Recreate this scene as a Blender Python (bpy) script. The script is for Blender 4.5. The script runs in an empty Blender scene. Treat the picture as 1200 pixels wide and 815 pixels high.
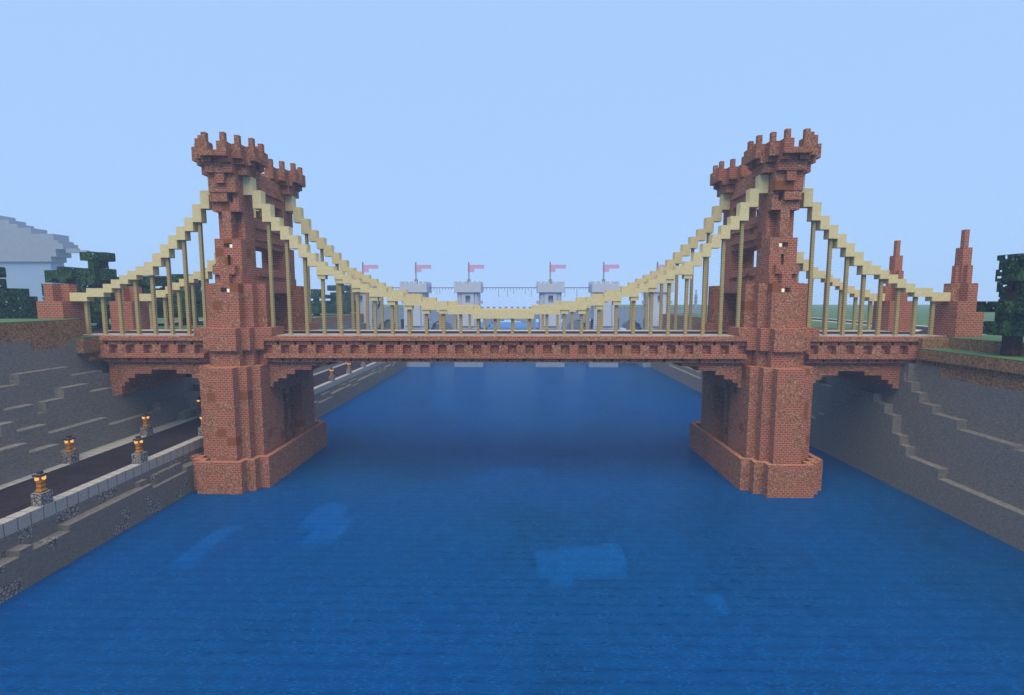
import bpy, math, random
import numpy as np
random.seed(7)
S = bpy.context.scene
COL = S.collection

# ------------------------------------------------------------------ nodes
class NT:
    """small helper round one node tree"""
    def __init__(self, tree): self.t = tree
    def n(self, typ, **kw):
        nd = self.t.nodes.new(typ)
        for k, v in kw.items():
            if hasattr(nd, k): setattr(nd, k, v)
        return nd
    def link(self, a, b): self.t.links.new(a, b)
    def put(self, sock, v):
        if v is None: return
        if isinstance(v, bpy.types.NodeSocket): self.link(v, sock)
        else: sock.default_value = v
    def math(self, op, a, b=None, c=None):
        nd = self.n('ShaderNodeMath', operation=op)
        self.put(nd.inputs[0], a); self.put(nd.inputs[1], b); self.put(nd.inputs[2], c)
        return nd.outputs[0]
    def vmath(self, op, a, b=None):
        nd = self.n('ShaderNodeVectorMath', operation=op)
        self.put(nd.inputs[0], a); self.put(nd.inputs[1], b)
        return nd.outputs[0]
    def scale(self, a, s):
        nd = self.n('ShaderNodeVectorMath', operation='SCALE')
        self.put(nd.inputs[0], a); nd.inputs['Scale'].default_value = s
        return nd.outputs[0]
    def mix(self, f, a, b, mode='MIX'):
        nd = self.n('ShaderNodeMix', data_type='RGBA', blend_type=mode)
        self.put(nd.inputs[0], f); self.put(nd.inputs[6], a); self.put(nd.inputs[7], b)
        return nd.outputs[2]
    def white(self, v):
        nd = self.n('ShaderNodeTexWhiteNoise', noise_dimensions='3D'); self.link(v, nd.inputs['Vector'])
        return nd.outputs['Value']
    def noise(self, v, scale=1.0, detail=2.0):
        nd = self.n('ShaderNodeTexNoise', noise_dimensions='3D'); self.link(v, nd.inputs['Vector'])
        nd.inputs['Scale'].default_value = scale; nd.inputs['Detail'].default_value = detail
        return nd.outputs['Fac']
    def ramp(self, f, lo, hi):
        nd = self.n('ShaderNodeMapRange'); self.put(nd.inputs[0], f)
        nd.inputs[1].default_value = lo; nd.inputs[2].default_value = hi
        return nd.outputs[0]
    def step(self, f, e): return self.math('GREATER_THAN', f, e)

def c4(c): return (c[0], c[1], c[2], 1.0)

def new_mat(name):
    m = bpy.data.materials.new(name); m.use_nodes = True
    m.node_tree.nodes.clear()
    return m, NT(m.node_tree)

def finish(t, col, rough=0.85, spec=0.25, bump=None, bstr=0.3):
    b = t.n('ShaderNodeBsdfPrincipled'); o = t.n('ShaderNodeOutputMaterial')
    t.put(b.inputs['Base Color'], col); t.put(b.inputs['Roughness'], rough)
    b.inputs['Specular IOR Level'].default_value = spec
    if bump is not None:
        bn = t.n('ShaderNodeBump'); bn.inputs['Strength'].default_value = bstr; bn.inputs['Distance'].default_value = 0.06
        t.link(bump, bn.inputs['Height']); t.link(bn.outputs[0], b.inputs['Normal'])
    t.link(b.outputs[0], o.inputs[0])
    return b

def coords(t):
    """world position, block id of the block under the face, in-face uv vector"""
    g = t.n('ShaderNodeNewGeometry')
    P, N = g.outputs['Position'], g.outputs['True Normal']
    inset = t.vmath('SUBTRACT', P, t.scale(N, 0.02))
    blk = t.vmath('FLOOR', inset)
    sp = t.n('ShaderNodeSeparateXYZ'); t.link(P, sp.inputs[0])
    an = t.vmath('ABSOLUTE', N); sn = t.n('ShaderNodeSeparateXYZ'); t.link(an, sn.inputs[0])
    x, y, z = sp.outputs; nx, ny, nz = sn.outputs
    u = t.math('ADD', t.math('MULTIPLY', x, t.math('SUBTRACT', 1.0, nx)), t.math('MULTIPLY', y, nx))
    v = t.math('ADD', t.math('MULTIPLY', z, t.math('SUBTRACT', 1.0, nz)), t.math('MULTIPLY', y, nz))
    cb = t.n('ShaderNodeCombineXYZ'); t.link(u, cb.inputs[0]); t.link(v, cb.inputs[1])
    px = t.vmath('FLOOR', t.scale(inset, 9.0))
    return P, inset, blk, cb.outputs[0], px, (x, y, z)

def m_brick(name, pb=0.55, pg=0.33, gain=1.0):
    """per block one of: clay brick with pale mortar, speckled granite, plain terracotta"""
    m, t = new_mat(name)
    P, ins, blk, uv, px, xyz = coords(t)
    br = t.n('ShaderNodeTexBrick'); t.link(uv, br.inputs['Vector'])
    br.inputs['Scale'].default_value = 1.0; br.inputs['Brick Width'].default_value = 0.5
    br.inputs['Row Height'].default_value = 0.25; br.inputs['Mortar Size'].default_value = 0.03
    br.inputs['Mortar Smooth'].default_value = 0.0
    g = gain
    br.inputs['Color1'].default_value = (0.32*g, 0.083*g, 0.048*g, 1)
    br.inputs['Color2'].default_value = (0.25*g, 0.062*g, 0.036*g, 1)
    br.inputs['Mortar'].default_value = (0.38*g, 0.235*g, 0.155*g, 1)
    w = t.white(px)
    wl = t.ramp(w, 0.0, 1.0)
    brick = t.mix(t.math('MULTIPLY', w, 0.5), br.outputs['Color'], t.mix(1.0, br.outputs['Color'], (0.45, 0.45, 0.45, 1), 'MULTIPLY'))
    gr = t.n('ShaderNodeValToRGB'); t.link(w, gr.inputs[0])
    e = gr.color_ramp; e.interpolation = 'CONSTANT'
    e.elements[0].color = (0.160*g, 0.067*g, 0.038*g, 1); e.elements[1].position = 0.3; e.elements[1].color = (0.25*g, 0.105*g, 0.059*g, 1)
    a = e.elements.new(0.72); a.color = (0.315*g, 0.150*g, 0.090*g, 1)
    a = e.elements.new(0.91); a.color = (0.37*g, 0.215*g, 0.14*g, 1)
    ter = t.mix(w, (0.205*g, 0.075*g, 0.026*g, 1), (0.17*g, 0.06*g, 0.022*g, 1))
    sel = t.math('ADD', t.math('MULTIPLY', t.white(blk), 0.62), t.math('MULTIPLY', t.ramp(t.noise(blk, 0.33, 1.0), 0.3, 0.7), 0.38))
    c = t.mix(t.step(sel, pb), brick, gr.outputs['Color'])
    c = t.mix(t.step(sel, pb + pg), c, ter)
    finish(t, c, 0.92, 0.12, br.outputs['Fac'], -0.25)
    return m

def m_grain(name, c0, c1, amt=1.0, streak=False, rough=0.95, per_block=0.0, big=0.0):
    m, t = new_mat(name)
    P, ins, blk, uv, px, xyz = coords(t)
    w = t.white(px)
    if streak:
        vv = t.n('ShaderNodeMapping'); t.link(P, vv.inputs[0]); vv.inputs['Scale'].default_value = (2.2, 2.2, 9.0)
        w = t.math('ADD', t.math('MULTIPLY', w, 0.4), t.math('MULTIPLY', t.ramp(t.noise(vv.outputs[0], 1.3, 3), 0.3, 0.7), 0.6))
    if per_block: w = t.math('ADD', t.math('MULTIPLY', w, 1 - per_block), t.math('MULTIPLY', t.white(blk), per_block))
    if big: w = t.math('ADD', t.math('MULTIPLY', w, 1 - big), t.math('MULTIPLY', t.ramp(t.noise(P, 0.18, 3), 0.3, 0.7), big))
    finish(t, t.mix(w, c4(c0), c4(c1)), rough, 0.12)
    return m

def m_cobble_stone(name, share, dark=1.0):
    """quay masonry: streaky grey stone with blocks of cobble among it"""
    m, t = new_mat(name)
    P, ins, blk, uv, px, xyz = coords(t)
    v = t.n('ShaderNodeTexVoronoi'); t.link(P, v.inputs['Vector']); v.inputs['Scale'].default_value = 3.6
    vd = t.n('ShaderNodeTexVoronoi', feature='DISTANCE_TO_EDGE'); t.link(P, vd.inputs['Vector']); vd.inputs['Scale'].default_value = 3.6
    edge = t.ramp(vd.outputs['Distance'], 0.02, 0.16)
    d = dark
    cob = t.mix(edge, (0.035*d, 0.034*d, 0.034*d, 1), t.mix(t.math('MULTIPLY', t.white(px), 0.8), (0.16*d, 0.155*d, 0.15*d, 1), (0.29*d, 0.28*d, 0.27*d, 1)))
    st = t.n('ShaderNodeMapping'); t.link(P, st.inputs[0]); st.inputs['Scale'].default_value = (2.0, 2.0, 7.0)
    w = t.math('ADD', t.math('MULTIPLY', t.white(px), 0.5), t.math('MULTIPLY', t.ramp(t.noise(st.outputs[0], 1.6, 3), 0.3, 0.7), 0.5))
    sto = t.mix(w, (0.095*d, 0.088*d, 0.08*d, 1), (0.165*d, 0.155*d, 0.142*d, 1))
    sel = t.math('ADD', t.math('MULTIPLY', t.white(blk), 0.5), t.math('MULTIPLY', t.ramp(t.noise(blk, 0.5, 1.0), 0.3, 0.7), 0.5))
    finish(t, t.mix(t.step(sel, 1.0 - share), sto, cob), 0.95, 0.12, edge, 0.3)
    return m

def m_kerb(name, c0, c1):
    m, t = new_mat(name)
    P, ins, blk, uv, px, xyz = coords(t)
    fy = t.math('FRACT', xyz[1])
    w = t.mix(t.white(px), c4(c0), c4(c1))
    j = t.math('LESS_THAN', fy, 0.07)
    finish(t, t.mix(j, w, (0.09, 0.09, 0.085, 1)), 0.85, 0.15)
    return m

def m_bands(name, c0, c1, n):
    m, t = new_mat(name)
    P, ins, blk, uv, px, xyz = coords(t)
    f = t.math('FRACT', t.math('MULTIPLY', xyz[2], n))
    w = t.mix(t.white(px), c4(c0), tuple(0.8*k for k in c0) + (1,))
    finish(t, t.mix(t.math('LESS_THAN', f, 0.3), w, c4(c1)), 0.8, 0.15)
    return m

def m_leaf(name, c0, c1, gap):
    """leaf blocks: pixel-sized leaves, dark and light, with holes one sees through"""
    m, t = new_mat(name)
    P, ins, blk, uv, px, xyz = coords(t)
    px8 = t.vmath('FLOOR', t.scale(ins, 5.0))
    w = t.white(px8)
    c = t.mix(t.math('POWER', w, 1.6), c4(c0), c4(c1))
    c = t.mix(t.math('MULTIPLY', t.white(blk), 0.45), c, c4(c0))
    b = t.n('ShaderNodeBsdfPrincipled'); t.link(c, b.inputs['Base Color']); b.inputs['Roughness'].default_value = 0.9
    b.inputs['Specular IOR Level'].default_value = 0.1
    tr = t.n('ShaderNodeBsdfTransparent'); mx = t.n('ShaderNodeMixShader'); o = t.n('ShaderNodeOutputMaterial')
    hole = t.step(t.math('ADD', t.math('MULTIPLY', t.white(t.vmath('ADD', px8, (31.0, 17.0, 5.0))), 0.75), t.math('MULTIPLY', t.white(blk), 0.25)), 1.0 - gap)
    t.link(hole, mx.inputs[0]); t.link(b.outputs[0], mx.inputs[1]); t.link(tr.outputs[0], mx.inputs[2]); t.link(mx.outputs[0], o.inputs[0])
    return m

def m_glow(name, col, s):
    m, t = new_mat(name)
    e = t.n('ShaderNodeEmission'); e.inputs[0].default_value = c4(col); e.inputs[1].default_value = s
    o = t.n('ShaderNodeOutputMaterial'); t.link(e.outputs[0], o.inputs[0])
    return m

def m_water():
    m, t = new_mat('water')
    P, ins, blk, uv, px, xyz = coords(t)
    mp = t.n('ShaderNodeMapping'); t.link(P, mp.inputs[0]); mp.inputs['Scale'].default_value = (1.5, 5.5, 1.0)
    n1 = t.noise(mp.outputs[0], 1.0, 3.0)
    mp2 = t.n('ShaderNodeMapping'); t.link(P, mp2.inputs[0]); mp2.inputs['Scale'].default_value = (3.2, 13.0, 1.0)
    n2 = t.noise(mp2.outputs[0], 1.0, 2.0)
    rows = t.math('FRACT', t.math('MULTIPLY', xyz[1], 1.0))
    base = t.mix(t.ramp(n1, 0.3, 0.7), (0.0002, 0.047, 0.195, 1), (0.0003, 0.066, 0.262, 1))
    base = t.mix(t.ramp(t.noise(P, 0.035, 2.0), 0.35, 0.65), base, t.mix(1.0, base, (2.0, 1.04, 0.84, 1), 'MULTIPLY'))
    base = t.mix(t.math('MULTIPLY', t.ramp(t.noise(P, 0.075, 2.0), 0.52, 0.66), 0.5), base, t.mix(1.0, base, (0.9, 0.72, 0.70, 1), 'MULTIPLY'))
    line = t.math('SUBTRACT', 1.0, t.math('MULTIPLY', t.ramp(t.math('ABSOLUTE', t.math('SUBTRACT', rows, 0.5)), 0.5, 0.2), 1.0))
    base = t.mix(t.math('MULTIPLY', line, 0.34), base, (0.0, 0.027, 0.11, 1))
    base = t.mix(t.math('MULTIPLY', t.white(blk), 0.12), base, (0.002, 0.088, 0.31, 1))
    fleck = t.math('MULTIPLY', t.ramp(n2, 0.54, 0.68), t.ramp(t.noise(P, 0.9, 1.0), 0.4, 0.56))
    base = t.mix(t.math('MULTIPLY', fleck, 0.75), base, (0.008, 0.135, 0.43, 1))
    b = t.n('ShaderNodeBsdfPrincipled'); t.link(base, b.inputs['Base Color'])
    b.inputs['Roughness'].default_value = 0.33; b.inputs['IOR'].default_value = 1.10; b.inputs['Specular IOR Level'].default_value = 0.5
    bn = t.n('ShaderNodeBump'); bn.inputs['Strength'].default_value = 0.25; bn.inputs['Distance'].default_value = 0.05
    t.link(t.math('ADD', n1, n2), bn.inputs['Height']); t.link(bn.outputs[0], b.inputs['Normal'])
    tr = t.n('ShaderNodeBsdfTransparent'); tr.inputs[0].default_value = (0.10, 0.52, 1.0, 1)
    mx = t.n('ShaderNodeMixShader'); mx.inputs[0].default_value = 0.31
    o = t.n('ShaderNodeOutputMaterial')
    t.link(b.outputs[0], mx.inputs[1]); t.link(tr.outputs[0], mx.inputs[2]); t.link(mx.outputs[0], o.inputs[0])
    return m

M = dict(
    brick=m_brick('brick_masonry', 0.47, 0.33, 1.06), pier=m_brick('pier_masonry', 0.36, 0.62, 1.06), deck=m_brick('deck_masonry', 0.47, 0.51, 1.06),
    crown=m_brick('battlement_masonry', 0.30, 0.66, 0.88), red=m_brick('red_brick', 0.93, 0.05, 1.05),
    birch=m_grain('birch_planks', (0.47, 0.405, 0.215), (0.585, 0.51, 0.285), per_block=0.15),
    bamboo=m_bands('bamboo_fence', (0.38, 0.31, 0.145), (0.19, 0.15, 0.06), 4.0),
    asphalt=m_grain('black_road', (0.006, 0.0045, 0.0065), (0.030, 0.021, 0.030), per_block=0.35),
    pale=m_grain('pale_paving', (0.30, 0.28, 0.265), (0.37, 0.35, 0.33)),
    kerb=m_kerb('kerb_stone', (0.235, 0.23, 0.22), (0.30, 0.295, 0.28)),
    quay=m_cobble_stone('quay_stone', 0.36), cobble=m_cobble_stone('cobblestone', 1.0, 1.1),
    stone=m_grain('cliff_stone', (0.100, 0.095, 0.087), (0.225, 0.215, 0.198), streak=True),
    dirt=m_grain('dirt', (0.085, 0.042, 0.018), (0.34, 0.20, 0.10), per_block=0.15),
    grass=m_grain('grass_top', (0.036, 0.080, 0.036), (0.075, 0.140, 0.062), big=0.45),
    bed=m_grain('river_gravel', (0.035, 0.035, 0.033), (0.10, 0.10, 0.09), big=0.35),
    clay=m_grain('pale_clay', (0.55, 0.54, 0.53), (0.70, 0.68, 0.66)),
    leaf=m_leaf('spruce_leaves', (0.004, 0.018, 0.006), (0.045, 0.125, 0.046), 0.21),
    leaf2=m_leaf('oak_leaves', (0.010, 0.034, 0.018), (0.042, 0.105, 0.062), 0.12),
    bark=m_grain('dark_bark', (0.020, 0.010, 0.005), (0.060, 0.032, 0.016)),
    brass=m_bands('golden_post', (0.45, 0.20, 0.03), (0.16, 0.065, 0.015), 3.0),
    iron=m_grain('dark_iron', (0.02, 0.022, 0.03), (0.05, 0.052, 0.06)),
    torch=m_glow('torch_flame', (1.0, 0.50, 0.14), 1.1), lamp=m_glow('lamp_white', (1.0, 0.97, 0.85), 0.9),
    hole=m_grain('dark_recess', (0.02, 0.012, 0.010), (0.03, 0.018, 0.014)),
    quartz_haze_tint=m_grain('haze_tinted_white_stone', (0.36, 0.41, 0.49), (0.43, 0.48, 0.56), per_block=0.3),  # far towers: distance haze mixed into the stone colour, pale and bluish
    grey=m_grain('haze_tinted_grey_brick', (0.16, 0.215, 0.30), (0.20, 0.26, 0.35), per_block=0.4),  # far arcade: bluish tint painted in for the distance haze
    flag=m_grain('haze_tinted_red_wool', (0.45, 0.28, 0.43), (0.50, 0.31, 0.47)),  # red flags with the colour shifted towards the sky to imitate haze
    pole=m_grain('grey_pole', (0.16, 0.16, 0.17), (0.22, 0.22, 0.23)),
    chain=m_grain('dark_chain', (0.06, 0.04, 0.07), (0.12, 0.08, 0.12)),
    stone_haze_tint=m_grain('haze_tinted_tower_stone', (0.19, 0.22, 0.29), (0.24, 0.275, 0.345), per_block=0.5), shaft_haze_tint=m_grain('haze_tinted_shaft_stone', (0.20, 0.29, 0.45), (0.235, 0.325, 0.49), per_block=0.3),  # hazy tower: part of the haze fade is painted in as blue tint
    water=m_water(),
)

# ------------------------------------------------------------------ geometry
class Vox:
    """union of axis-aligned boxes turned into one clean closed surface"""
    def __init__(self): self.ops = []
    def add(self, x0, x1, y0, y1, z0, z1):
        self.ops.append((True, min(x0, x1), max(x0, x1), min(y0, y1), max(y0, y1), z0, z1)); return self
    def cut(self, x0, x1, y0, y1, z0, z1):
        self.ops.append((False, min(x0, x1), max(x0, x1), min(y0, y1), max(y0, y1), z0, z1)); return self
    def data(self):
        ax = []
        for k in (1, 3, 5):
            ax.append(sorted({round(o[k], 4) for o in self.ops} | {round(o[k+1], 4) for o in self.ops}))
        idx = [{v: i for i, v in enumerate(a)} for a in ax]
        occ = np.zeros([len(a) + 1 for a in ax], bool)         # one empty layer of padding on the high side
        for o in self.ops:
            s = tuple(slice(idx[k][round(o[1+2*k], 4)] , idx[k][round(o[2+2*k], 4)]) for k in range(3))
            occ[s] = o[0]
        occ = occ[:len(ax[0]), :len(ax[1]), :len(ax[2])]
        vs, fs, vi = [], [], {}
        def vert(p):
            i = vi.get(p)
            if i is None: i = vi[p] = len(vs); vs.append(p)
            return i
        for d in range(3):
            a, b = [(1, 2), (2, 0), (0, 1)][d]
            for sgn in (1, -1):
                sh = np.zeros_like(occ)
                sl, sd = [slice(None)]*3, [slice(None)]*3
                if sgn > 0: sl[d] = slice(1, None); sd[d] = slice(0, -1)
                else: sl[d] = slice(0, -1); sd[d] = slice(1, None)
                sh[tuple(sd)] = occ[tuple(sl)]
                ex = occ & ~sh
                for k in np.nonzero(ex.any(axis=(a, b)))[0]:
                    pl = np.take(ex, k, axis=d)                # remaining axes in ascending order
                    r = [q for q in range(3) if q != d]
                    if r != [a, b]: pl = pl.T
                    pl = pl.copy()
                    pos = ax[d][k + (1 if sgn > 0 else 0)]
                    for i, j in np.argwhere(pl):
                        if not pl[i, j]: continue
                        j1 = j
                        while j1 < pl.shape[1] and pl[i, j1]: j1 += 1
                        i1 = i + 1
                        while i1 < pl.shape[0] and pl[i1, j:j1].all(): i1 += 1
                        pl[i:i1, j:j1] = False
                        q = []
                        for (ii, jj) in ((i, j), (i1, j), (i1, j1), (i, j1)):
                            p = [0, 0, 0]; p[d] = pos; p[a] = ax[a][ii]; p[b] = ax[b][jj]
                            q.append(vert(tuple(p)))
                        fs.append(q if sgn > 0 else q[::-1])
        return vs, fs
    def build(self, name, m, parent=None):
        vs, fs = self.data()
        return link_mesh(name, vs, fs, m, parent)

def link_mesh(name, vs, fs, m, parent=None):
    me = bpy.data.meshes.new(name)
    ox = oy = oz = 0.0
    if parent is not None:
        ox, oy, oz = world_of(parent)
    me.from_pydata([(x - ox, y - oy, z - oz) for x, y, z in vs], [], fs); me.update()
    me.materials.append(m)
    o = bpy.data.objects.new(name, me); COL.objects.link(o)
    if parent is not None: o.parent = parent
    return o

def world_of(o):
    x = y = z = 0.0
    while o is not None:
        x += o.location[0]; y += o.location[1]; z += o.location[2]; o = o.parent
    return x, y, z

def thing(name, label, cat, loc=(0, 0, 0), group=None):
    o = bpy.data.objects.new(name, None); COL.objects.link(o)
    o.location = loc; o.empty_display_size = 0.3
    o['label'] = label; o['category'] = cat
    if group: o['group'] = group
    return o
def tag(o, label, cat, group=None):
    o['label'] = label; o['category'] = cat
    if group: o['group'] = group
    return o
def struct(o, kind='structure'):
    o['kind'] = kind; return o
def dup(root, loc, label):
    r = root.copy(); COL.objects.link(r); r.location = loc; r['label'] = label
    for ch in list(root.children):
        c = ch.copy(); COL.objects.link(c); c.parent = r
        for g in ch.children:
            d = g.copy(); COL.objects.link(d); d.parent = c
    return r

# ------------------------------------------------------------------ the brick suspension bridge
bridge = thing('suspension_bridge', 'long red brick suspension bridge with two battlemented towers across the blue river', 'bridge', (-1.5, 10.5, 0))

def make_tower(cx):
    def B(v, u, y0, y1, z0, z1, u2=None):
        a, b = (-u, u) if u2 is None else (u, u2)
        s = 1 if cx < 0 else -1                    # the second tower mirrors the first
        v.add(cx + s*a, cx + s*b, y0, y1, z0, z1)
    def C(v, u, u2, y0, y1, z0, z1):
        s = 1 if cx < 0 else -1
        v.cut(cx + s*u, cx + s*u2, y0, y1, z0, z1)
    def both(f):                                   # front leg and the back leg mirrored at y = 10.5
        def g(v, *a):
            a = list(a)
            k = 2 if len(a) == 6 else 1
            f(v, *a)
            a[k], a[k+1] = 21 - a[k+1], 21 - a[k]
            f(v, *a)
        return g
    BB = both(lambda v, *a: B(v, *a) if len(a) == 5 else B(v, a[0], a[2], a[3], a[4], a[5], a[1]))
    CC = both(C)
    # --- upper tower
    v = Vox()
    for (u, y0, y1) in ((1.5, 2, 7), (2.5, 3, 7), (3.5, 4, 7)):           # level with the deck
        BB(v, u, y0, y1, 16.5, 19)
    BB(v, 4.5, 4, 7, 18.02, 19)
    B(v, 1.5, 2.5, 18.5, 14.7, 16.5); B(v, 2.5, 3.6, 17.4, 14.7, 16.5); B(v, 3.5, 4.85, 16.15, 14.7, 16.5)
    for (u, y0, y1) in ((1.5, 3, 7), (2.5, 4, 7), (3.5, 5, 7)):           # lowest shaft
        BB(v, u, y0, y1, 19, 24)
    CC(v, -0.5, 0.5, 3, 4, 23, 23.5)                                       # lamp niche
    BB(v, 1.5, 4, 7, 24, 36)
    BB(v, -1.5, 1.0, 3.35, 4, 25, 26); BB(v, 0.5, 3, 4, 24, 25.02); BB(v, 1.5, 3.7, 4, 24, 25)
    CC(v, -0.5, 0.5, 4, 5, 28, 28.5)
    CC(v, -0.12, 0.22, 4, 4.5, 26, 27.2)
    BB(v, -1.5, 1.5, 4, 4.25, 29, 32)
    CC(v, -1.5, -0.5, 4, 5.0, 29, 32); CC(v, 0.5, 1.1, 4, 5.25, 29, 32); CC(v, 1.1, 1.5, 4, 5.0, 29, 32)
    BB(v, -1.5, 0.4, 3.6, 4, 33, 34); CC(v, 0.4, 0.85, 4, 4.6, 33, 34)
    BB(v, 1.5, 3.5, 7.5, 34, 36); BB(v, 0.5, 3.1, 8, 34.9, 36)
    BB(v, 1.5, 3, 8, 36, 37.6); BB(v, 2.5, 4, 7, 36, 37.6)
    # cross walls over the roadway
    B(v, 1.5, 7, 14, 34.0, 37.2); B(v, 1.8, 7, 14, 35.0, 35.5)
    B(v, 1.5, 7, 14, 28.5, 31.85); B(v, 1.75, 7, 14, 30.6, 31.0); B(v, 1.75, 7, 14, 29.2, 29.5)
    B(v, 1.5, 7, 14, 23.6, 26.0); B(v, 1.8, 7, 14, 25.0, 25.4)
    B(v, 2.5, 7, 14, 23.0, 24.4)
    # --- lower shafts that stand in the pier
    for (u, y0, y1) in ((1.5, 1, 8), (2.5, 2, 8), (3.5, 3, 8)):
        B(v, u, y0, y1, 3.5, 14.7)
    for (u, y1) in ((1.5, 19), (2.5, 18), (3.5, 17)):
        B(v, u, 13, y1, 3.5, 14.7)
    B(v, 3.5, 8, 13, 11.1, 14.7)
    B(v, 1.0, 8, 13, 3.5, 11.1); B(v, 1.0, 10.6, 11.7, 3.5, 11.1, 2.6); B(v, -2.6, 10.6, 11.7, 3.5, 11.1, -1.0)
    tw = v.build('tower', M['brick'], bridge)
    # a pier of its own masonry
    p = Vox()
    for (u, y0, y1) in ((2.5, 0, 20.4), (3.5, 1, 19.4), (4.5, 2, 18.6)):
        B(p, u, y0, y1, -5, 4.5)
    for (u, y0, y1) in ((1.9, 0.55, 19.85), (2.9, 1.55, 18.85), (3.9, 2.55, 18.05)):
        C(p, -u, u, y0, y1, 3.5, 4.5)
    p.build('pier_base', M['pier'], tw)
    # battlements, one crown above each leg
    for cy in (5.5, 15.5):
        q = Vox()
        ring = [(u, 3) for u in (-1, 0, 1)] + [(2, 2), (-2, 2)] + [(s*3, w) for s in (-1, 1) for w in (1, 0, -1)] + [(2, -2), (-2, -2)] + [(u, -3) for u in (-1, 0, 1)]
        merl = {(1, 3), (-1, 3), (2, 2), (-2, 2), (3, 1), (-3, 1), (3, -1), (-3, -1), (2, -2), (-2, -2), (1, -3), (-1, -3)}
        for (u, w) in ring:
            y = cy - w
            B(q, u - 0.5, y - 0.5, y + 0.5, 37.5, 38.1, u + 0.5)
            if (u, w) in merl:
                B(q, u - 0.5, y - 0.5, y + 0.5, 37.5, 39.0, u + 0.5)
                B(q, u - 0.25, y - 0.25, y + 0.25, 39.0, 40.0, u + 0.25)
                iu = 0.5 if abs(u) > 2 else 0.0; iw = 0.5 if abs(w) > 1 else 0.0   # corbel set half a block back
                su = -1 if u > 0 else 1; sw = 1 if w > 0 else -1
                B(q, u - 0.5 + (iu if su > 0 else 0), y - 0.5 + (iw if sw > 0 else 0), y + 0.5 - (iw if sw < 0 else 0), 37.0, 37.5, u + 0.5 - (iu if su < 0 else 0))
        B(q, 2.5, cy - 2.5, cy + 2.5, 37.6, 37.9)
        q.build('battlement', M['crown'], tw)
    # lamps in the niches
    s = 1 if cx < 0 else -1
    for (y0, z) in ((3.25, 23.0), (4.25, 28.0), (17.35, 23.0), (16.35, 28.0)):
        l = Vox(); l.add(cx + s*0.05, cx + s*0.42, y0, y0 + 0.4, z, z + 0.4)
        l.build('lamp', M['lamp'], tw)
    return tw

make_tower(-32.5); make_tower(29.5)

# deck
v = Vox()
bot = lambda X: None
def mir(f):
    f(1); f(-1)
v.add(-52, 49, 5, 16, 15, 18)
v.add(-48, 46, 4, 17, 17.5, 18.0); v.add(-48.4, 45, 4, 17, 15.5, 16.0)
v.add(-48, 46, 4.35, 16.65, 17, 17.5); v.add(-48, 46, 4.75, 16.25, 16, 17); v.add(-48, 45, 4.45, 16.55, 15.0, 15.5)
for X in range(-48, 45, 2):
    v.add(X, X + 1, 4, 5, 16, 17); v.add(X, X + 1, 16, 17, 16, 17)
    v.cut(X + 0.34, X + 0.62, 4.3, 5.4, 17, 17.42)
    v.cut(X + 0.78, X + 1.04, 4.4, 5.4, 15.1, 15.45)
def arch(x0, x1, z):
    v.add(x0, x1, 5, 16, z, 15.01); v.add(-3 - x1, -3 - x0, 5, 16, z, 15.01)
for a in ((19, 21, 14.5), (21, 23, 14), (23, 24, 13.5), (24, 25, 13), (25, 25.8, 12.6), (25.6, 27, 12.0),
          (33, 34.5, 12.6), (34.5, 35.2, 13.0), (35.2, 37, 13.5), (37, 40, 14), (40, 42, 13.5), (42, 42.8, 13), (42.8, 43.3, 12.5), (43.3, 44.2, 12.0)):
    arch(*a)
v.add(-48, -46.7, 5, 16, 11, 15.01)
for a, b in ((-36, -29), (26, 33)):
    v.cut(a, b, 3.9, 5, 15, 18.1); v.cut(a, b, 16, 17.1, 15, 18.1)
deck = v.build('deck', M['deck'], bridge)
for y0, y1 in ((5.0, 8.0), (13.0, 16.0)):
    w = Vox()
    for a, b in ((-52, -37), (-28, 25), (34, 49)): w.add(a, b, y0, y1, 18.004, 18.07)
    w.add(-37, -28, max(y0, 7.003), min(y1, 13.997), 18.004, 18.07); w.add(25, 34, max(y0, 7.003), min(y1, 13.997), 18.004, 18.07)
    w.build('pavement', M['pale'], bridge)
Vox().add(-52, 49, 8.003, 12.997, 18.004, 18.05).build('road_surface', M['asphalt'], bridge)

# main cables: top heights block by block from the left end to the middle
TOP = {}
for c, z in ((-52, 23), (-51, 23), (-50, 23.5), (-49, 23.5), (-48, 24), (-47, 24.5), (-46, 25), (-45, 25.5), (-44, 26), (-43, 26.5), (-42, 27.5), (-41, 28.5),
             (-40, 29.5), (-39, 30.5), (-38, 31.5), (-37, 33), (-36, 34.5), (-35, 36), (-31, 36), (-30, 34.5), (-29, 33), (-28, 31.5), (-27, 30.5), (-26, 29.5),
             (-25, 28.5), (-24, 27.5), (-23, 26.5), (-22, 26), (-21, 25.5), (-20, 25), (-19, 24.5), (-18, 24), (-17, 23.5), (-16, 23.5), (-15, 23), (-14, 23),
             (-13, 22.5), (-12, 22.5), (-11, 22), (-10, 22), (-9, 22), (-8, 21.5), (-7, 21.5), (-6, 21.5), (-5, 21), (-4, 21), (-3, 21), (-2, 21)):
    TOP[c] = z; TOP[-4 - c] = z
def thick(c):
    z = TOP[c]
    if z >= 32.9: return 2.0
    if z >= 26.4: return 1.5
    return 1.0
for y in (5, 15):
    w = Vox()
    for c, z in TOP.items(): w.add(c, c + 1, y, y + 1, z - thick(c), z)
    for c, z in TOP.items():                      # seats under the cable where it meets a hanger
        if c % 2 and -24 < c < 21 and not -8 < c < 4: w.add(c + 0.05, c + 0.95, y + 0.1, y + 0.9, z - thick(c) - 0.45, z - thick(c))
    w.build('main_cable', M['birch'], bridge)
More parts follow.
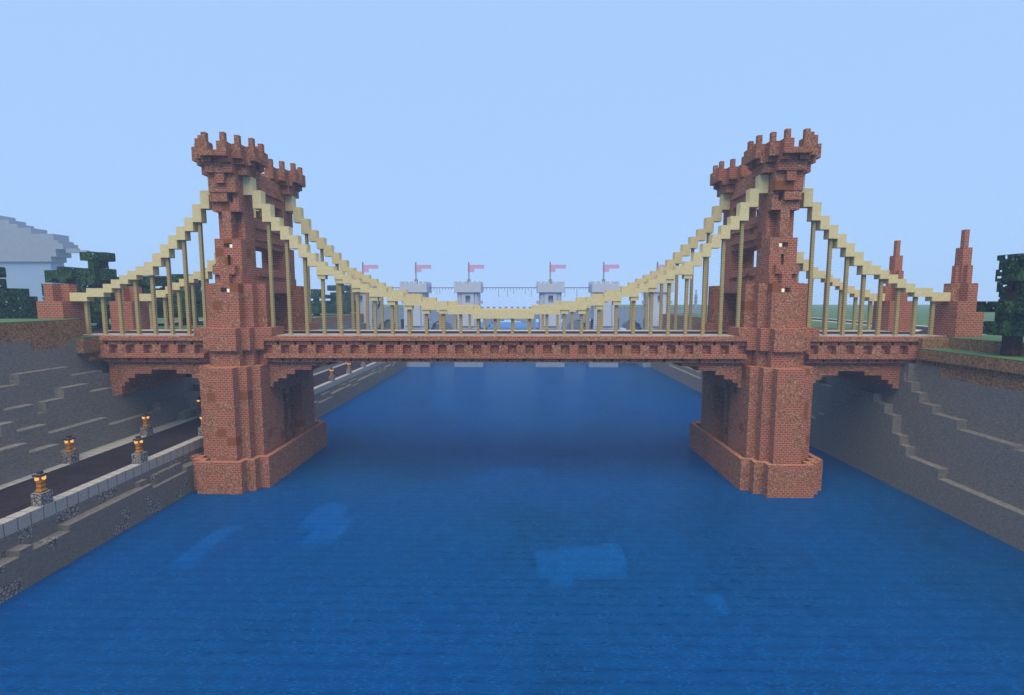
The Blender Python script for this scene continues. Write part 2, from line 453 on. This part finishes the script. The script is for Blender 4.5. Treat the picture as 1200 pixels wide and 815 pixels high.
for y in (5.5, 15.5):
    for k in range(50):
        x = -50.5 + 2*k
        if -35 < x < -30 or 27 < x < 32: continue
        c = math.floor(x)
        z1 = TOP[c] - thick(c)
        z0 = 19.0 if (abs(x + 32.5) < 4.4 or abs(x - 29.5) < 4.4) else 18.07
        h = Vox(); r = 0.17
        h.add(x - r, x + r, y - r, y + r, z0, z1 + 0.02)
        h.build('hanger', M['bamboo'], bridge)

# ------------------------------------------------------------------ pylons the cables end in
def pylon(x0, y0, z0, spire, label):
    t = thing('anchor_pylon', label, 'pylon', (x0 + 1.5, y0 + 1.5, z0), 'brick pylons at the bridge ends')
    b = Vox(); b.add(x0, x0 + 3, y0, y0 + 3, z0, 22); b.build('base', M['red'], t)
    u = Vox(); u.add(x0 + 1, x0 + 2, y0, y0 + 3, 22, 24); u.add(x0, x0 + 3, y0 + 1, y0 + 2, 22, 24)
    u.build('buttress', M['red'], t)
    if spire:
        s = Vox(); s.add(x0 + 1, x0 + 2, y0 + 1, y0 + 2, 24, 28)
        s.add(x0 + 0.55, x0 + 2.45, y0 + 1.25, y0 + 1.75, 24, 26); s.add(x0 + 1.25, x0 + 1.75, y0 + 0.55, y0 + 2.45, 24, 26)
        s.add(x0 + 1.25, x0 + 1.75, y0 + 1.25, y0 + 1.75, 28, 30)
        s.build('spire', M['red'], t)
    return t
pylon(-55, 4, 18, False, 'squat red brick pylon at grass edge of the near left cable end')
pylon(-55, 14, 18, False, 'squat red brick pylon across the road behind bamboo hangers, left end')
pylon(49, 4, 18, True, 'tall stepped red brick spire beside the big right-hand spruce')
pylon(49, 14, 18, True, 'smaller stepped brick spire behind the right cable, far side of road')

# ------------------------------------------------------------------ river
def sheet(name, x0, x1, y0, y1, z, m, kind='structure'):
    return struct(link_mesh(name, [(x0, y0, z), (x1, y0, z), (x1, y1, z), (x0, y1, z)], [(0, 1, 2, 3)], m), kind)
sheet('water', -46, 60, -75, 430, 0.92, M['water'])
rb = Vox(); rb.add(-48, 62, -76, 432, -6.5, -4.5)
rng = random.Random(3)
for k in range(60):                                                       # shallows and hollows of the bed
    x, y, a, b = rng.uniform(-34, 40), rng.uniform(-45, 60), rng.randint(3, 10), rng.randint(2, 6)
    rb.add(round(x), round(x) + a, round(y), round(y) + b, -6.5, rng.choice((-4, -3.5, -3)))
rb.add(-37, -34.2, -70, 120, -6.5, -1.2); rb.add(41, 44, -70, 120, -6.5, -1.2); rb.add(-34.2, -33, -70, 120, -6.5, -3)
struct(rb.build('riverbed', M['bed']))
cl = Vox()
for (x0, x1, y0, y1) in ((2, 10, -9, -5), (4, 10, -5, -4), (3, 5, -10.5, -9), (8.6, 10.6, -7, -3.4),
                         (-24, -20, 0, 5), (-23, -21, 5, 6.5), (-21, -18.5, -2, 2), (-22, -19, -3.5, 0), (15.8, 17.4, -13.2, -12), (16.4, 17.2, -14, -13.2),
                         (-32.5, -30.5, -8, -1), (-32, -30, -1, 5), (14, 17, 20, 22), (-4, 4, 17, 19), (-6, -1, 15, 16)):
    cl.add(x0, x1, y0, y1, -3.2, -2.6)
struct(cl.build('clay_bed', M['clay']))

# ------------------------------------------------------------------ left bank: quay wall, quay road, cliff
q = Vox(); rng = random.Random(11)
q.add(-38, -37, -60, 150, -5, 5.0); q.add(-44.05, -38, -60, 150, 0, 5.9)
y = -60
while y < 150:
    n = rng.randint(1, 4)
    z = rng.choice((4, 4, 4, 3.5, 3.5, 3.95))
    q.add(-37, -36, y, y + n, -5, z)
    if rng.random() < 0.25: q.add(-37, -36.5, y, y + n, -5, 4.5)
    y += n
tag(q.build('quay_wall', M['quay']), 'rough grey cobble and stone quay wall rising from the water below the quay road', 'wall')
struct(Vox().add(-38, -37, -60, 150, 5.003, 6.0).build('kerb', M['kerb']))
struct(Vox().add(-46.2, -44.0, -60, 150, 5.0, 6.0).build('kerb', M['kerb']))
struct(Vox().add(-44.0, -38.0, -60, 150, 5.903, 5.985).build('road', M['asphalt']))

def runs(spec, y0, y1, base, jit, rng):
    """(y0, y1, z) runs: the given ones, the rest filled with random ledges"""
    out = []; y = y0
    spec = sorted(spec)
    def fill(a, b):
        while a < b - 0.01:
            n = min(rng.choice((2, 3, 4, 5, 7)), b - a)
            out.append((a, a + n, base + rng.choice(jit))); a += n
    for (a, b, z) in spec:
        if a > y: fill(y, a)
        out.append((a, b, z)); y = b
    fill(y, y1)
    return out
rng = random.Random(5)
cliff, soil, turf = [], [], []
def boxes(name, lst, m):
    vs, fs = [], []
    for (x0, x1, y0, y1, z0, z1) in lst:
        k = len(vs)
        vs += [(x0, y0, z0), (x1, y0, z0), (x1, y1, z0), (x0, y1, z0), (x0, y0, z1), (x1, y0, z1), (x1, y1, z1), (x0, y1, z1)]
        fs += [(k, k+3, k+2, k+1), (k+4, k+5, k+6, k+7), (k, k+1, k+5, k+4), (k+1, k+2, k+6, k+5), (k+2, k+3, k+7, k+6), (k+3, k, k+4, k+7)]
    return link_mesh(name, vs, fs, m)
L = Vox()
spec = {
 -46: [(-10.3, -8, 9), (-8, -5, 8), (-5, -3, 7), (-3, 13, 6.0), (13, 18, 7)],
 -47: [(-9.3, -8, 11), (-8, -5, 10), (-5, 2, 9), (2, 10, 8), (10, 18, 9)],
 -48: [(-8, -5, 12), (-5, -4, 11), (-4, -2, 12), (-2, 1, 13), (1, 4, 12), (4, 18, 11)],
 -49: [(-12, -7.3, 13), (-7.3, -5.4, 14), (-5.4, 0, 15), (0, 4, 14), (4, 18, 13.5)],
 -50: [(-12, 18, 17)]}
base = {-46: (8, (-1, 0, 0, 1, -2)), -47: (10, (-1, 0, 0, 1)), -48: (12, (-1, 0, 0, 1)), -49: (14, (-1, 0, 0, 1)), -50: (17, (0, 0, -1))}
for xc in (-46, -47, -48, -49):
    for (a, b, z) in runs(spec[xc], -60, 150, base[xc][0], base[xc][1], rng):
        if z > 6.0: L.add(xc, xc + 1, a, b, 4.0, z)
dl = Vox()
y = -60
while y < 150:                                         # ragged underside of the soil
    n = rng.choice((2, 3, 4))
    b = min(y + n, 150)
    for k in (-3, 1, 4):
        if y < k < b: b = k
    top = 20 if b <= 4 else 18
    z0 = rng.choice((17, 17, 18)) if b <= 4 else rng.choice((15.5, 16.5))
    if -8 <= y < -3: z0 = 18
    if -3 <= y < 1: z0 = 17
    if 1 <= y < 4: z0 = 17.8
    L.add(-52, -49, y, b, 4.0, z0)
    dl.add(-52, -49, y, b, z0, top - 0.08)
    y = b
L.add(-200, -52, -60, 150, 4.0, 15)
for xc in (-50,):
    pass
dl.add(-200, -52, -60, 4, 15, 19.92); dl.add(-200, -52, 4, 150, 15, 17.92)
dl.cut(-52, -48.05, 4.0, 17, 10, 18); 
dl.cut(-49.9, -48, 2.0, 4.0, 17.92, 20); dl.add(-52.0, -48.1, 2.0, 3.99, 16.2, 17.9); dl.add(-52, -48.4, 3.0, 3.99, 15.3, 17)
struct(L.build('cliff', M['stone'])); struct(dl.build('soil', M['dirt']))
struct(Vox().add(-200, -49, -60, 2.0, 19.92, 20.0).add(-200, -49.9, 2.0, 4, 19.92, 20.0).build('grass_top', M['grass']))
struct(Vox().add(-49.9, -48.1, 2.0, 3.99, 17.903, 18.0).build('grass_verge', M['grass']))
struct(Vox().add(-400, -52, 4, 430, 17.92, 18.0).add(-52, -50, 17, 430, 17.92, 18.0).build('meadow', M['grass']))

# ------------------------------------------------------------------ right bank
R = Vox(); rng = random.Random(9)
t1 = [(-60, -12, 4), (-12, -2.3, 4), (-2.3, 2, 5), (2, 3, 6), (3, 4.2, 7), (4.2, 5.6, 9), (5.6, 7.4, 10), (7.4, 9.8, 11), (9.8, 11.1, 10), (11.1, 12.8, 9), (12.8, 15.3, 8), (15.3, 16.6, 7), (16.6, 18.4, 6), (18.4, 21, 5), (21, 24, 4)]
for (a, b, z) in runs(t1, -60, 150, 6, (-1, 0, 1, 2), rng):
    R.add(43, 44, a, b, -5, z)
    if a >= 19: R.add(42, 43, a, b, -5, max(2, z - rng.choice((1, 2))))
t2 = [(-60, -8.5, 9), (-8.5, -2.8, 9.3), (-2.8, 0.25, 10.2), (0.25, 2, 11), (2, 3.2, 12), (3.2, 4.3, 13), (4.3, 17, 14)]
for (a, b, z) in runs(t2, -60, 150, 11, (-1, 0, 1), rng): R.add(44, 45, a, b, -5, z)
d2 = Vox(); y = -60
while y < 150:
    n = rng.choice((2, 3, 4)); b = y + n
    if y < 3.4 < b: b = 3.4
    z0 = 15 if -1 < y < 4 else rng.choice((14, 14, 14.5))
    R.add(45, 48, y, b, -5, z0)
    d2.add(45, 48, y, b, z0, 16.72 if b <= 3.5 else 17.92)
    if b <= 3.5: d2.add(44.6, 45, y, b, 15.6, 16.72)
    y = b
R.add(48, 200, -60, 150, -5, 14)
d2.add(48, 200, -60, 150, 14, 17.92)
d2.cut(43, 49, 4, 17, 15, 20)
R.add(44.2, 49, 4, 17, -5, 15)
struct(R.build('cliff', M['stone'])); struct(d2.build('soil', M['dirt']))
struct(Vox().add(44.6, 48, -60, 3.4, 16.72, 16.8).build('grass_verge', M['grass']))
struct(Vox().add(48, 400, -60, 4, 17.92, 18.0).add(49, 400, 4, 17, 17.92, 18.0).add(46, 400, 17, 430, 17.92, 18.0).build('meadow', M['grass']))
# far plain and low shores beyond the second bridge
struct(Vox().add(-400, -52, 150, 430, 10, 17.9).add(46, 400, 150, 430, 10, 17.9).add(-52, -45, 150, 430, -5, 9).add(42, 46, 150, 430, -5, 9).build('far_shore', M['stone']))

# roads that leave the bridge
def ribbon(name, pts, w, z, m):
    vs, fs = [], []
    for i, (x, y) in enumerate(pts):
        a = pts[max(i-1, 0)]; b = pts[min(i+1, len(pts)-1)]
        dx, dy = b[0]-a[0], b[1]-a[1]; l = math.hypot(dx, dy)
        nx, ny = -dy/l*w/2, dx/l*w/2
        vs += [(x+nx, y+ny, z), (x-nx, y-ny, z)]
        if i: k = 2*i; fs.append((k-2, k-1, k+1, k))
    return struct(link_mesh(name, vs, fs, m))
PR = [(49, 10.5), (54, 11.5), (58.5, 16), (61, 24), (62.6, 36), (66, 60), (70, 90), (80, 140)]
ribbon('pavement', PR, 8.5, 18.006, M['pale']); ribbon('road', PR, 5.2, 18.012, M['asphalt'])
PL = [(-52, 10.5), (-57, 11.5), (-59.5, 16), (-60.5, 24), (-61.5, 40), (-62, 60), (-63, 100)]
ribbon('pavement', PL, 8.5, 18.006, M['pale']); ribbon('road', PL, 5.2, 18.012, M['asphalt'])

# ------------------------------------------------------------------ quay lamps
def make_lamp(loc, label):
    t = thing('quay_lamp', label, 'lamp', loc, 'golden lamps along the quay road')
    x, y, z = loc
    Vox().add(x-.45, x+.45, y-.45, y+.45, z, z+1.0).build('base', M['cobble'], t)
    Vox().add(x-.19, x+.19, y-.19, y+.19, z+1.0, z+2.45).add(x-.26, x+.26, y-.26, y+.26, z+1.0, z+1.2).build('post', M['brass'], t)
    for dx, dy in ((.29, 0), (-.29, 0), (0, .29), (0, -.29)):
        Vox().add(x+dx-.09, x+dx+.09, y+dy-.09, y+dy+.09, z+2.02, z+2.22).build('torch', M['torch'], t)
    Vox().add(x-.33, x+.33, y-.33, y+.33, z+2.3, z+2.44).add(x-.15, x+.15, y-.15, y+.15, z+2.45, z+2.68).build('cap', M['iron'], t)
    return t
first = make_lamp((-37.5, -14.5, 6.0), 'lit golden lamp on cobble base on the river kerb, nearest the camera')
for y, lab in ((-4.5, 'lit golden lamp on the river kerb, second from the near end'),
               (5.5, 'lit golden lamp on the river kerb close against the left brick pier'),
               (45.5, 'golden lamp on the river kerb beyond the bridge, nearest right of the pier'),
               (55.5, 'golden lamp on the river kerb beyond the bridge, second right of the pier'),
               (65.5, 'pale golden lamp on the river kerb beyond the bridge, third right of pier'),
               (75.5, 'faint golden lamp on the river kerb farthest away, under the deck edge')):
    dup(first, (-37.5, y, 6.0), lab)
for y, lab in ((-4.5, 'lit golden lamp at the cliff foot, nearest on that side of the road'),
               (5.5, 'lit golden lamp at the cliff foot, middle one under the brick side arch'),
               (15.5, 'lit golden lamp at the cliff foot behind the left brick pier edge')):
    dup(first, (-44.5, y, 6.0), lab)

# ------------------------------------------------------------------ trees
def tree(x, y, z, layers, label, trunk=0.5, leaf='leaf', seed=0, kind='spruce_tree'):
    """layers: (half width, z0, z1), squared leaf tiers with ragged rims"""
    t = thing(kind, label, 'tree', (x, y, z), 'dark trees on the river banks')
    r = random.Random(seed)
    top = max(l[2] for l in layers)
    tr = Vox(); tr.add(x-trunk, x+trunk, y-trunk, y+trunk, z, top - 0.6)
    tr.add(x-trunk*1.25, x+trunk*1.25, y-trunk*.9, y+trunk*.9, z, z + 0.5)
    for (h, z0, z1) in layers[::2]:
        tr.add(x-h*.7, x+h*.7, y-.12, y+.12, z0+.3, z0+.55); tr.add(x-.12, x+.12, y-h*.7, y+h*.7, z0+.35, z0+.6)
    tr.build('trunk', M['bark'], t)
    c = Vox()
    for (h, z0, z1) in layers:
        n = max(1, int(round(2*h)))
        for i in range(n):
            for j in range(n):
                xa, ya = x - h + i*2*h/n, y - h + j*2*h/n
                edge = i in (0, n-1) or j in (0, n-1); corner = i in (0, n-1) and j in (0, n-1)
                if n > 2 and corner and r.random() < 0.6: continue
                if n > 2 and edge and r.random() < 0.08: continue
                a, b = z0, z1
                if edge and r.random() < 0.2: a += 0.3*(z1 - z0)
                c.add(round(xa, 3), round(xa + 2*h/n, 3), round(ya, 3), round(ya + 2*h/n, 3), a, b)
    c.build('crown', M[leaf], t)
    return t
tree(47.5, -3.9, 16.8, [(1.95, 18.8, 20.05), (1.4, 20.05, 20.95), (1.9, 20.95, 22.0), (1.3, 22.0, 22.9), (1.5, 22.9, 23.9), (1.1, 23.9, 25.05), (1.45, 25.05, 25.9), (1.1, 25.9, 26.4)],
     'dark green tiered spruce with thick trunk on the grassy ledge, cut by the right edge', 0.5, seed=1)
tree(-65.6, 9.0, 18, [(4.2, 19.6, 21.2), (3.4, 21.2, 22.6), (2.4, 22.6, 23.6), (1.0, 23.6, 24.8), (2.0, 25.0, 26.2), (0.6, 26.2, 27)],
     'dark spruce with bare gap in its trunk, cut by the left edge', 0.5, seed=2)
tree(-60.5, 14.0, 18, [(3.2, 19.0, 20.6), (2.2, 20.6, 22.2), (1.2, 22.2, 23.2)], 'low dark bushy spruce just left of the squat brick pylon', 0.5, seed=12)
tree(-63.0, 22.0, 18, [(3.8, 19.5, 21.5), (3.2, 21.5, 24.0), (1.9, 24.4, 26.8), (0.85, 26.8, 28.0), (1.9, 28.0, 29.2)],
     'tall dark spruce with flat cross-shaped top above the left cable end', 0.5, seed=3)
tree(-69.2, 24.0, 18, [(3.2, 20, 22), (2.4, 22, 24.6), (2.6, 24.8, 26.6), (1.6, 26.6, 27.2)], 'flat-topped dark tree left of the cross-topped spruce', 0.5, seed=4)
tree(-56.0, 30.0, 18, [(3.5, 19.3, 21.5), (3.0, 21.5, 23), (2.2, 23, 24.2), (1.2, 24.2, 26.4)], 'dark spruce behind hangers, right beside the left brick tower', 0.5, seed=5)
tree(-59.3, 26.0, 18, [(3.0, 19.5, 22), (2.4, 22, 24), (2.8, 24.4, 25.7)], 'dark spruce behind the left hangers, fourth from the tower', 0.5, seed=6)
tree(-61.5, 34.0, 18, [(3.6, 19.5, 22), (2.8, 22, 23.8), (3.0, 24.6, 26.2)], 'dark flat-topped spruce behind the left hangers, third from the tower', 0.5, seed=7)
tree(-63.6, 28.0, 18, [(3.2, 19.2, 21.6), (2.3, 21.6, 23.4), (2.7, 23.8, 25.2)], 'dark spruce behind the left hangers, between the two squat pylons', 0.5, seed=15)
tree(-59.8, 38.0, 18, [(3.6, 19.2, 21.8), (3.0, 21.8, 24.0), (1.4, 24.0, 25.8)], 'pointed dark spruce behind the left hangers, second from the tower', 0.5, seed=16)
tree(-54.4, 80.0, 18, [(4.2, 18.6, 21), (3.6, 21, 22.0), (3.9, 22.6, 23.6), (1.0, 23.6, 25.1)], 'dark pagoda-shaped spruce seen just right of the left tower', 0.6, seed=8)
tree(-54.0, 98.0, 18, [(3.8, 18.6, 22), (3.2, 22, 24.5), (3.5, 25, 26.6), (1.6, 26.6, 28.2)], 'hazy green tree second right of the left tower', 0.6, 'leaf2', 9, 'hazy_tree')
tree(-52.6, 118.0, 18, [(4.4, 18.6, 22), (3.8, 22, 25), (3.4, 25.4, 27.4), (2.0, 27.4, 29.4)], 'pale hazy tree third right of the left tower, beside the far bridge', 0.6, 'leaf2', 10, 'hazy_tree')

# ------------------------------------------------------------------ the white bridge far down the river
fb = thing('far_bridge', 'haze-tinted white castle-like bridge with towers and red flags in the haze', 'bridge', (-3, 107.5, 0))
FX = [-67.5, -50, -33, -16, 10, 27, 44, 61]
v = Vox(); v.add(-90, 84, 104, 111, 16.2, 18.6)
v.add(-90, 84, 104, 104.6, 18.6, 19.3); v.add(-90, 84, 110.4, 111, 18.6, 19.3)
x = -90
while x < 84:
    v.add(x, x + 0.9, 104, 104.6, 19.3, 20.1); x += 1.9
for i, X in enumerate(FX):
    v.add(X - 4.6, X + 4.6, 103.4, 111.6, -5, 13)
    if i + 1 < len(FX):
        a, b = X + 4.6, FX[i+1] - 4.6
        n = 9; h = (b - a)/2; mid = (a + b)/2
        for k in range(n):
            o = h*(k + 0.5)/n
            z = 11.0 + 4.9*math.sqrt(max(0, 1 - (o/h)**2))
            w = h/n/2
            for s in (-1, 1): v.add(mid + s*o - w, mid + s*o + w, 104, 111, round(z*2)/2, 16.21)
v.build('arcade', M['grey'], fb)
for i, X in enumerate(FX[1:-1]):
    w = Vox()
    w.add(X - 3.4, X + 3.4, 103.2, 109.8, 13, 24.6); w.add(X - 2, X + 2, 102.7, 103.2, 14, 24.6)
    w.cut(X - 0.75, X + 0.75, 102.7, 104.2, 21.4, 23.6)
    for s in (-1, 1):
        w.add(X + s*2.6 - .35, X + s*2.6 + .35, 102.9, 103.2, 14, 24.6); w.add(X + s*3.4, X + s*4.3, 104, 108, 21.0, 22.0)
    w.add(X - 4.2, X + 4.2, 102.2, 110.8, 24.6, 27.2)
    k = -4.2
    while k < 4.0:
        w.add(X + k, X + k + 0.8, 102.2, 103, 27.2, 28.0); w.add(X + k, X + k + 0.8, 110, 110.8, 27.2, 28.0)
        w.add(X - 4.2, X - 3.4, 106.5 + k, 107.3 + k, 27.2, 28.0); w.add(X + 3.4, X + 4.2, 106.5 + k, 107.3 + k, 27.2, 28.0); k += 1.5
    ft = w.build('tower', M['quartz_haze_tint'], fb)
    Vox().add(X - .18, X + .18, 106.3, 106.7, 27.2, 34.3).add(X - .5, X + .5, 106, 107, 27.2, 28.8).build('flagpole', M['pole'], ft)
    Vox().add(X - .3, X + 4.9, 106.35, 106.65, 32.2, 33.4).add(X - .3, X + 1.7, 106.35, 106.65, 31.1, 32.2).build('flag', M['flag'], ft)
rng = random.Random(21)
for i in range(1, len(FX) - 2):
    c = Vox(); a, b = FX[i] + 4.2, FX[i+1] - 4.2
    c.add(a, b, 106.4, 106.6, 26.05, 26.25)
    x = a + 0.5
    while x < b - 0.4:
        c.add(x, x + 0.12, 106.44, 106.56, 26.05 - rng.choice((0.6, 0.8, 0.6, 1.0, 1.9, 2.8)), 26.06); x += 0.95
    c.build('hanging_chain', M['chain'], fb)

# ------------------------------------------------------------------ giants in the haze
t = thing('hazy_tower', 'huge haze-tinted stone tower with overhanging sloped top fading into haze', 'tower', (-203, 158, 18))
w = Vox()
w.add(-222, -193.5, 150, 156, 17.5, 44.5); w.build('shaft', M['shaft_haze_tint'], t)
w = Vox()
for (x1, y0, y1, z0, z1) in ((-186.8, 149, 156, 43.0, 45.4), (-190, 149, 156, 40.0, 43.0), (-192.2, 149, 156, 38, 40.0), (-188.6, 149, 156, 45.4, 46.6), (-190.4, 149, 156, 46.6, 49.2),
                             (-199.5, 149, 156, 49.2, 51.6), (-205, 149, 156, 51.6, 53.2), (-208.3, 149, 156, 53.2, 54.9), (-212.6, 149, 156, 54.9, 56.7)):
    w.add(-226, x1, y0, y1, z0, z1)
w.build('roof', M['stone_haze_tint'], t)
Vox().add(-186.8, -177.9, 150, 151.5, 41.6, 42.6).add(-186.8, -182, 150, 151.5, 42.6, 43.4).build('beam', M['stone_haze_tint'], t)
t = thing('lattice_mast', 'thin pale pointed mast far off over the green plain', 'mast', (72, 150, 18))
Vox().add(71.2, 72.8, 149.2, 150.8, 18, 20.5).build('base', M['stone_haze_tint'], t)
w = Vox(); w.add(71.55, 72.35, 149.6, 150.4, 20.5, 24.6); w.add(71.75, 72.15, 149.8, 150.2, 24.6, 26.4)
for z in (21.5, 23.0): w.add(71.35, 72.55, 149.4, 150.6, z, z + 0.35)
w.build('shaft', M['stone_haze_tint'], t)

# ------------------------------------------------------------------ air
hz = Vox().add(-420, 420, -110, 460, -8, 60).build('haze', M['water'])
hz['kind'] = 'stuff'
hm, ht = new_mat('haze')
pv = ht.n('ShaderNodeVolumePrincipled'); pv.inputs['Color'].default_value = (0.50, 0.68, 0.97, 1); pv.inputs['Density'].default_value = 0.0009
pv.inputs['Anisotropy'].default_value = 0.0
ho = ht.n('ShaderNodeOutputMaterial'); ht.link(pv.outputs[0], ho.inputs['Volume'])
hz.data.materials.clear(); hz.data.materials.append(hm)

# ------------------------------------------------------------------ light
EL, AZ = math.radians(63), math.radians(-3)          # the sun stands behind the camera
sd = bpy.data.lights.new('sun', 'SUN'); sd.energy = 5.0; sd.angle = math.radians(66); sd.color = (1.0, 0.85, 0.63)
so = bpy.data.objects.new('sun', sd); COL.objects.link(so); so.location = (0, -40, 120)
so.rotation_euler = (math.radians(90) - EL, 0, AZ)
W = bpy.data.worlds.new('World'); S.world = W; W.use_nodes = True
wt = NT(W.node_tree); W.node_tree.nodes.clear()
sky = wt.n('ShaderNodeTexSky', sky_type='NISHITA'); sky.sun_disc = False
sky.sun_elevation = EL; sky.sun_rotation = math.radians(180) - AZ; sky.dust_density = 0.3; sky.ozone_density = 1.2
bg = wt.n('ShaderNodeBackground'); bg.inputs['Strength'].default_value = 0.1
wt.link(wt.mix(0.88, sky.outputs[0], (4.35, 6.8, 10.8, 1)), bg.inputs[0])
wo = wt.n('ShaderNodeOutputWorld'); wt.link(bg.outputs[0], wo.inputs[0])

# ------------------------------------------------------------------ camera
cd = bpy.data.cameras.new('camera'); cam = bpy.data.objects.new('camera', cd); COL.objects.link(cam)
cam.location = (0.386, -51.397, 22.088)
cam.rotation_euler = (math.pi/2 - 0.09589, 0, 0.01639)
cd.sensor_fit = 'HORIZONTAL'; cd.sensor_width = 36.0; cd.lens = 573.586/1200*36.0
cd.clip_start = 0.1; cd.clip_end = 3000
S.camera = cam
vs_ = S.view_settings
vs_.view_transform = 'Standard'; vs_.look = 'None'; vs_.gamma = 1.0; vs_.use_curve_mapping = False; vs_.exposure = 0.0
S.cycles.transparent_max_bounces = 24; S.cycles.volume_bounces = 3; S.cycles.max_bounces = 6
S.cycles.use_denoising = True
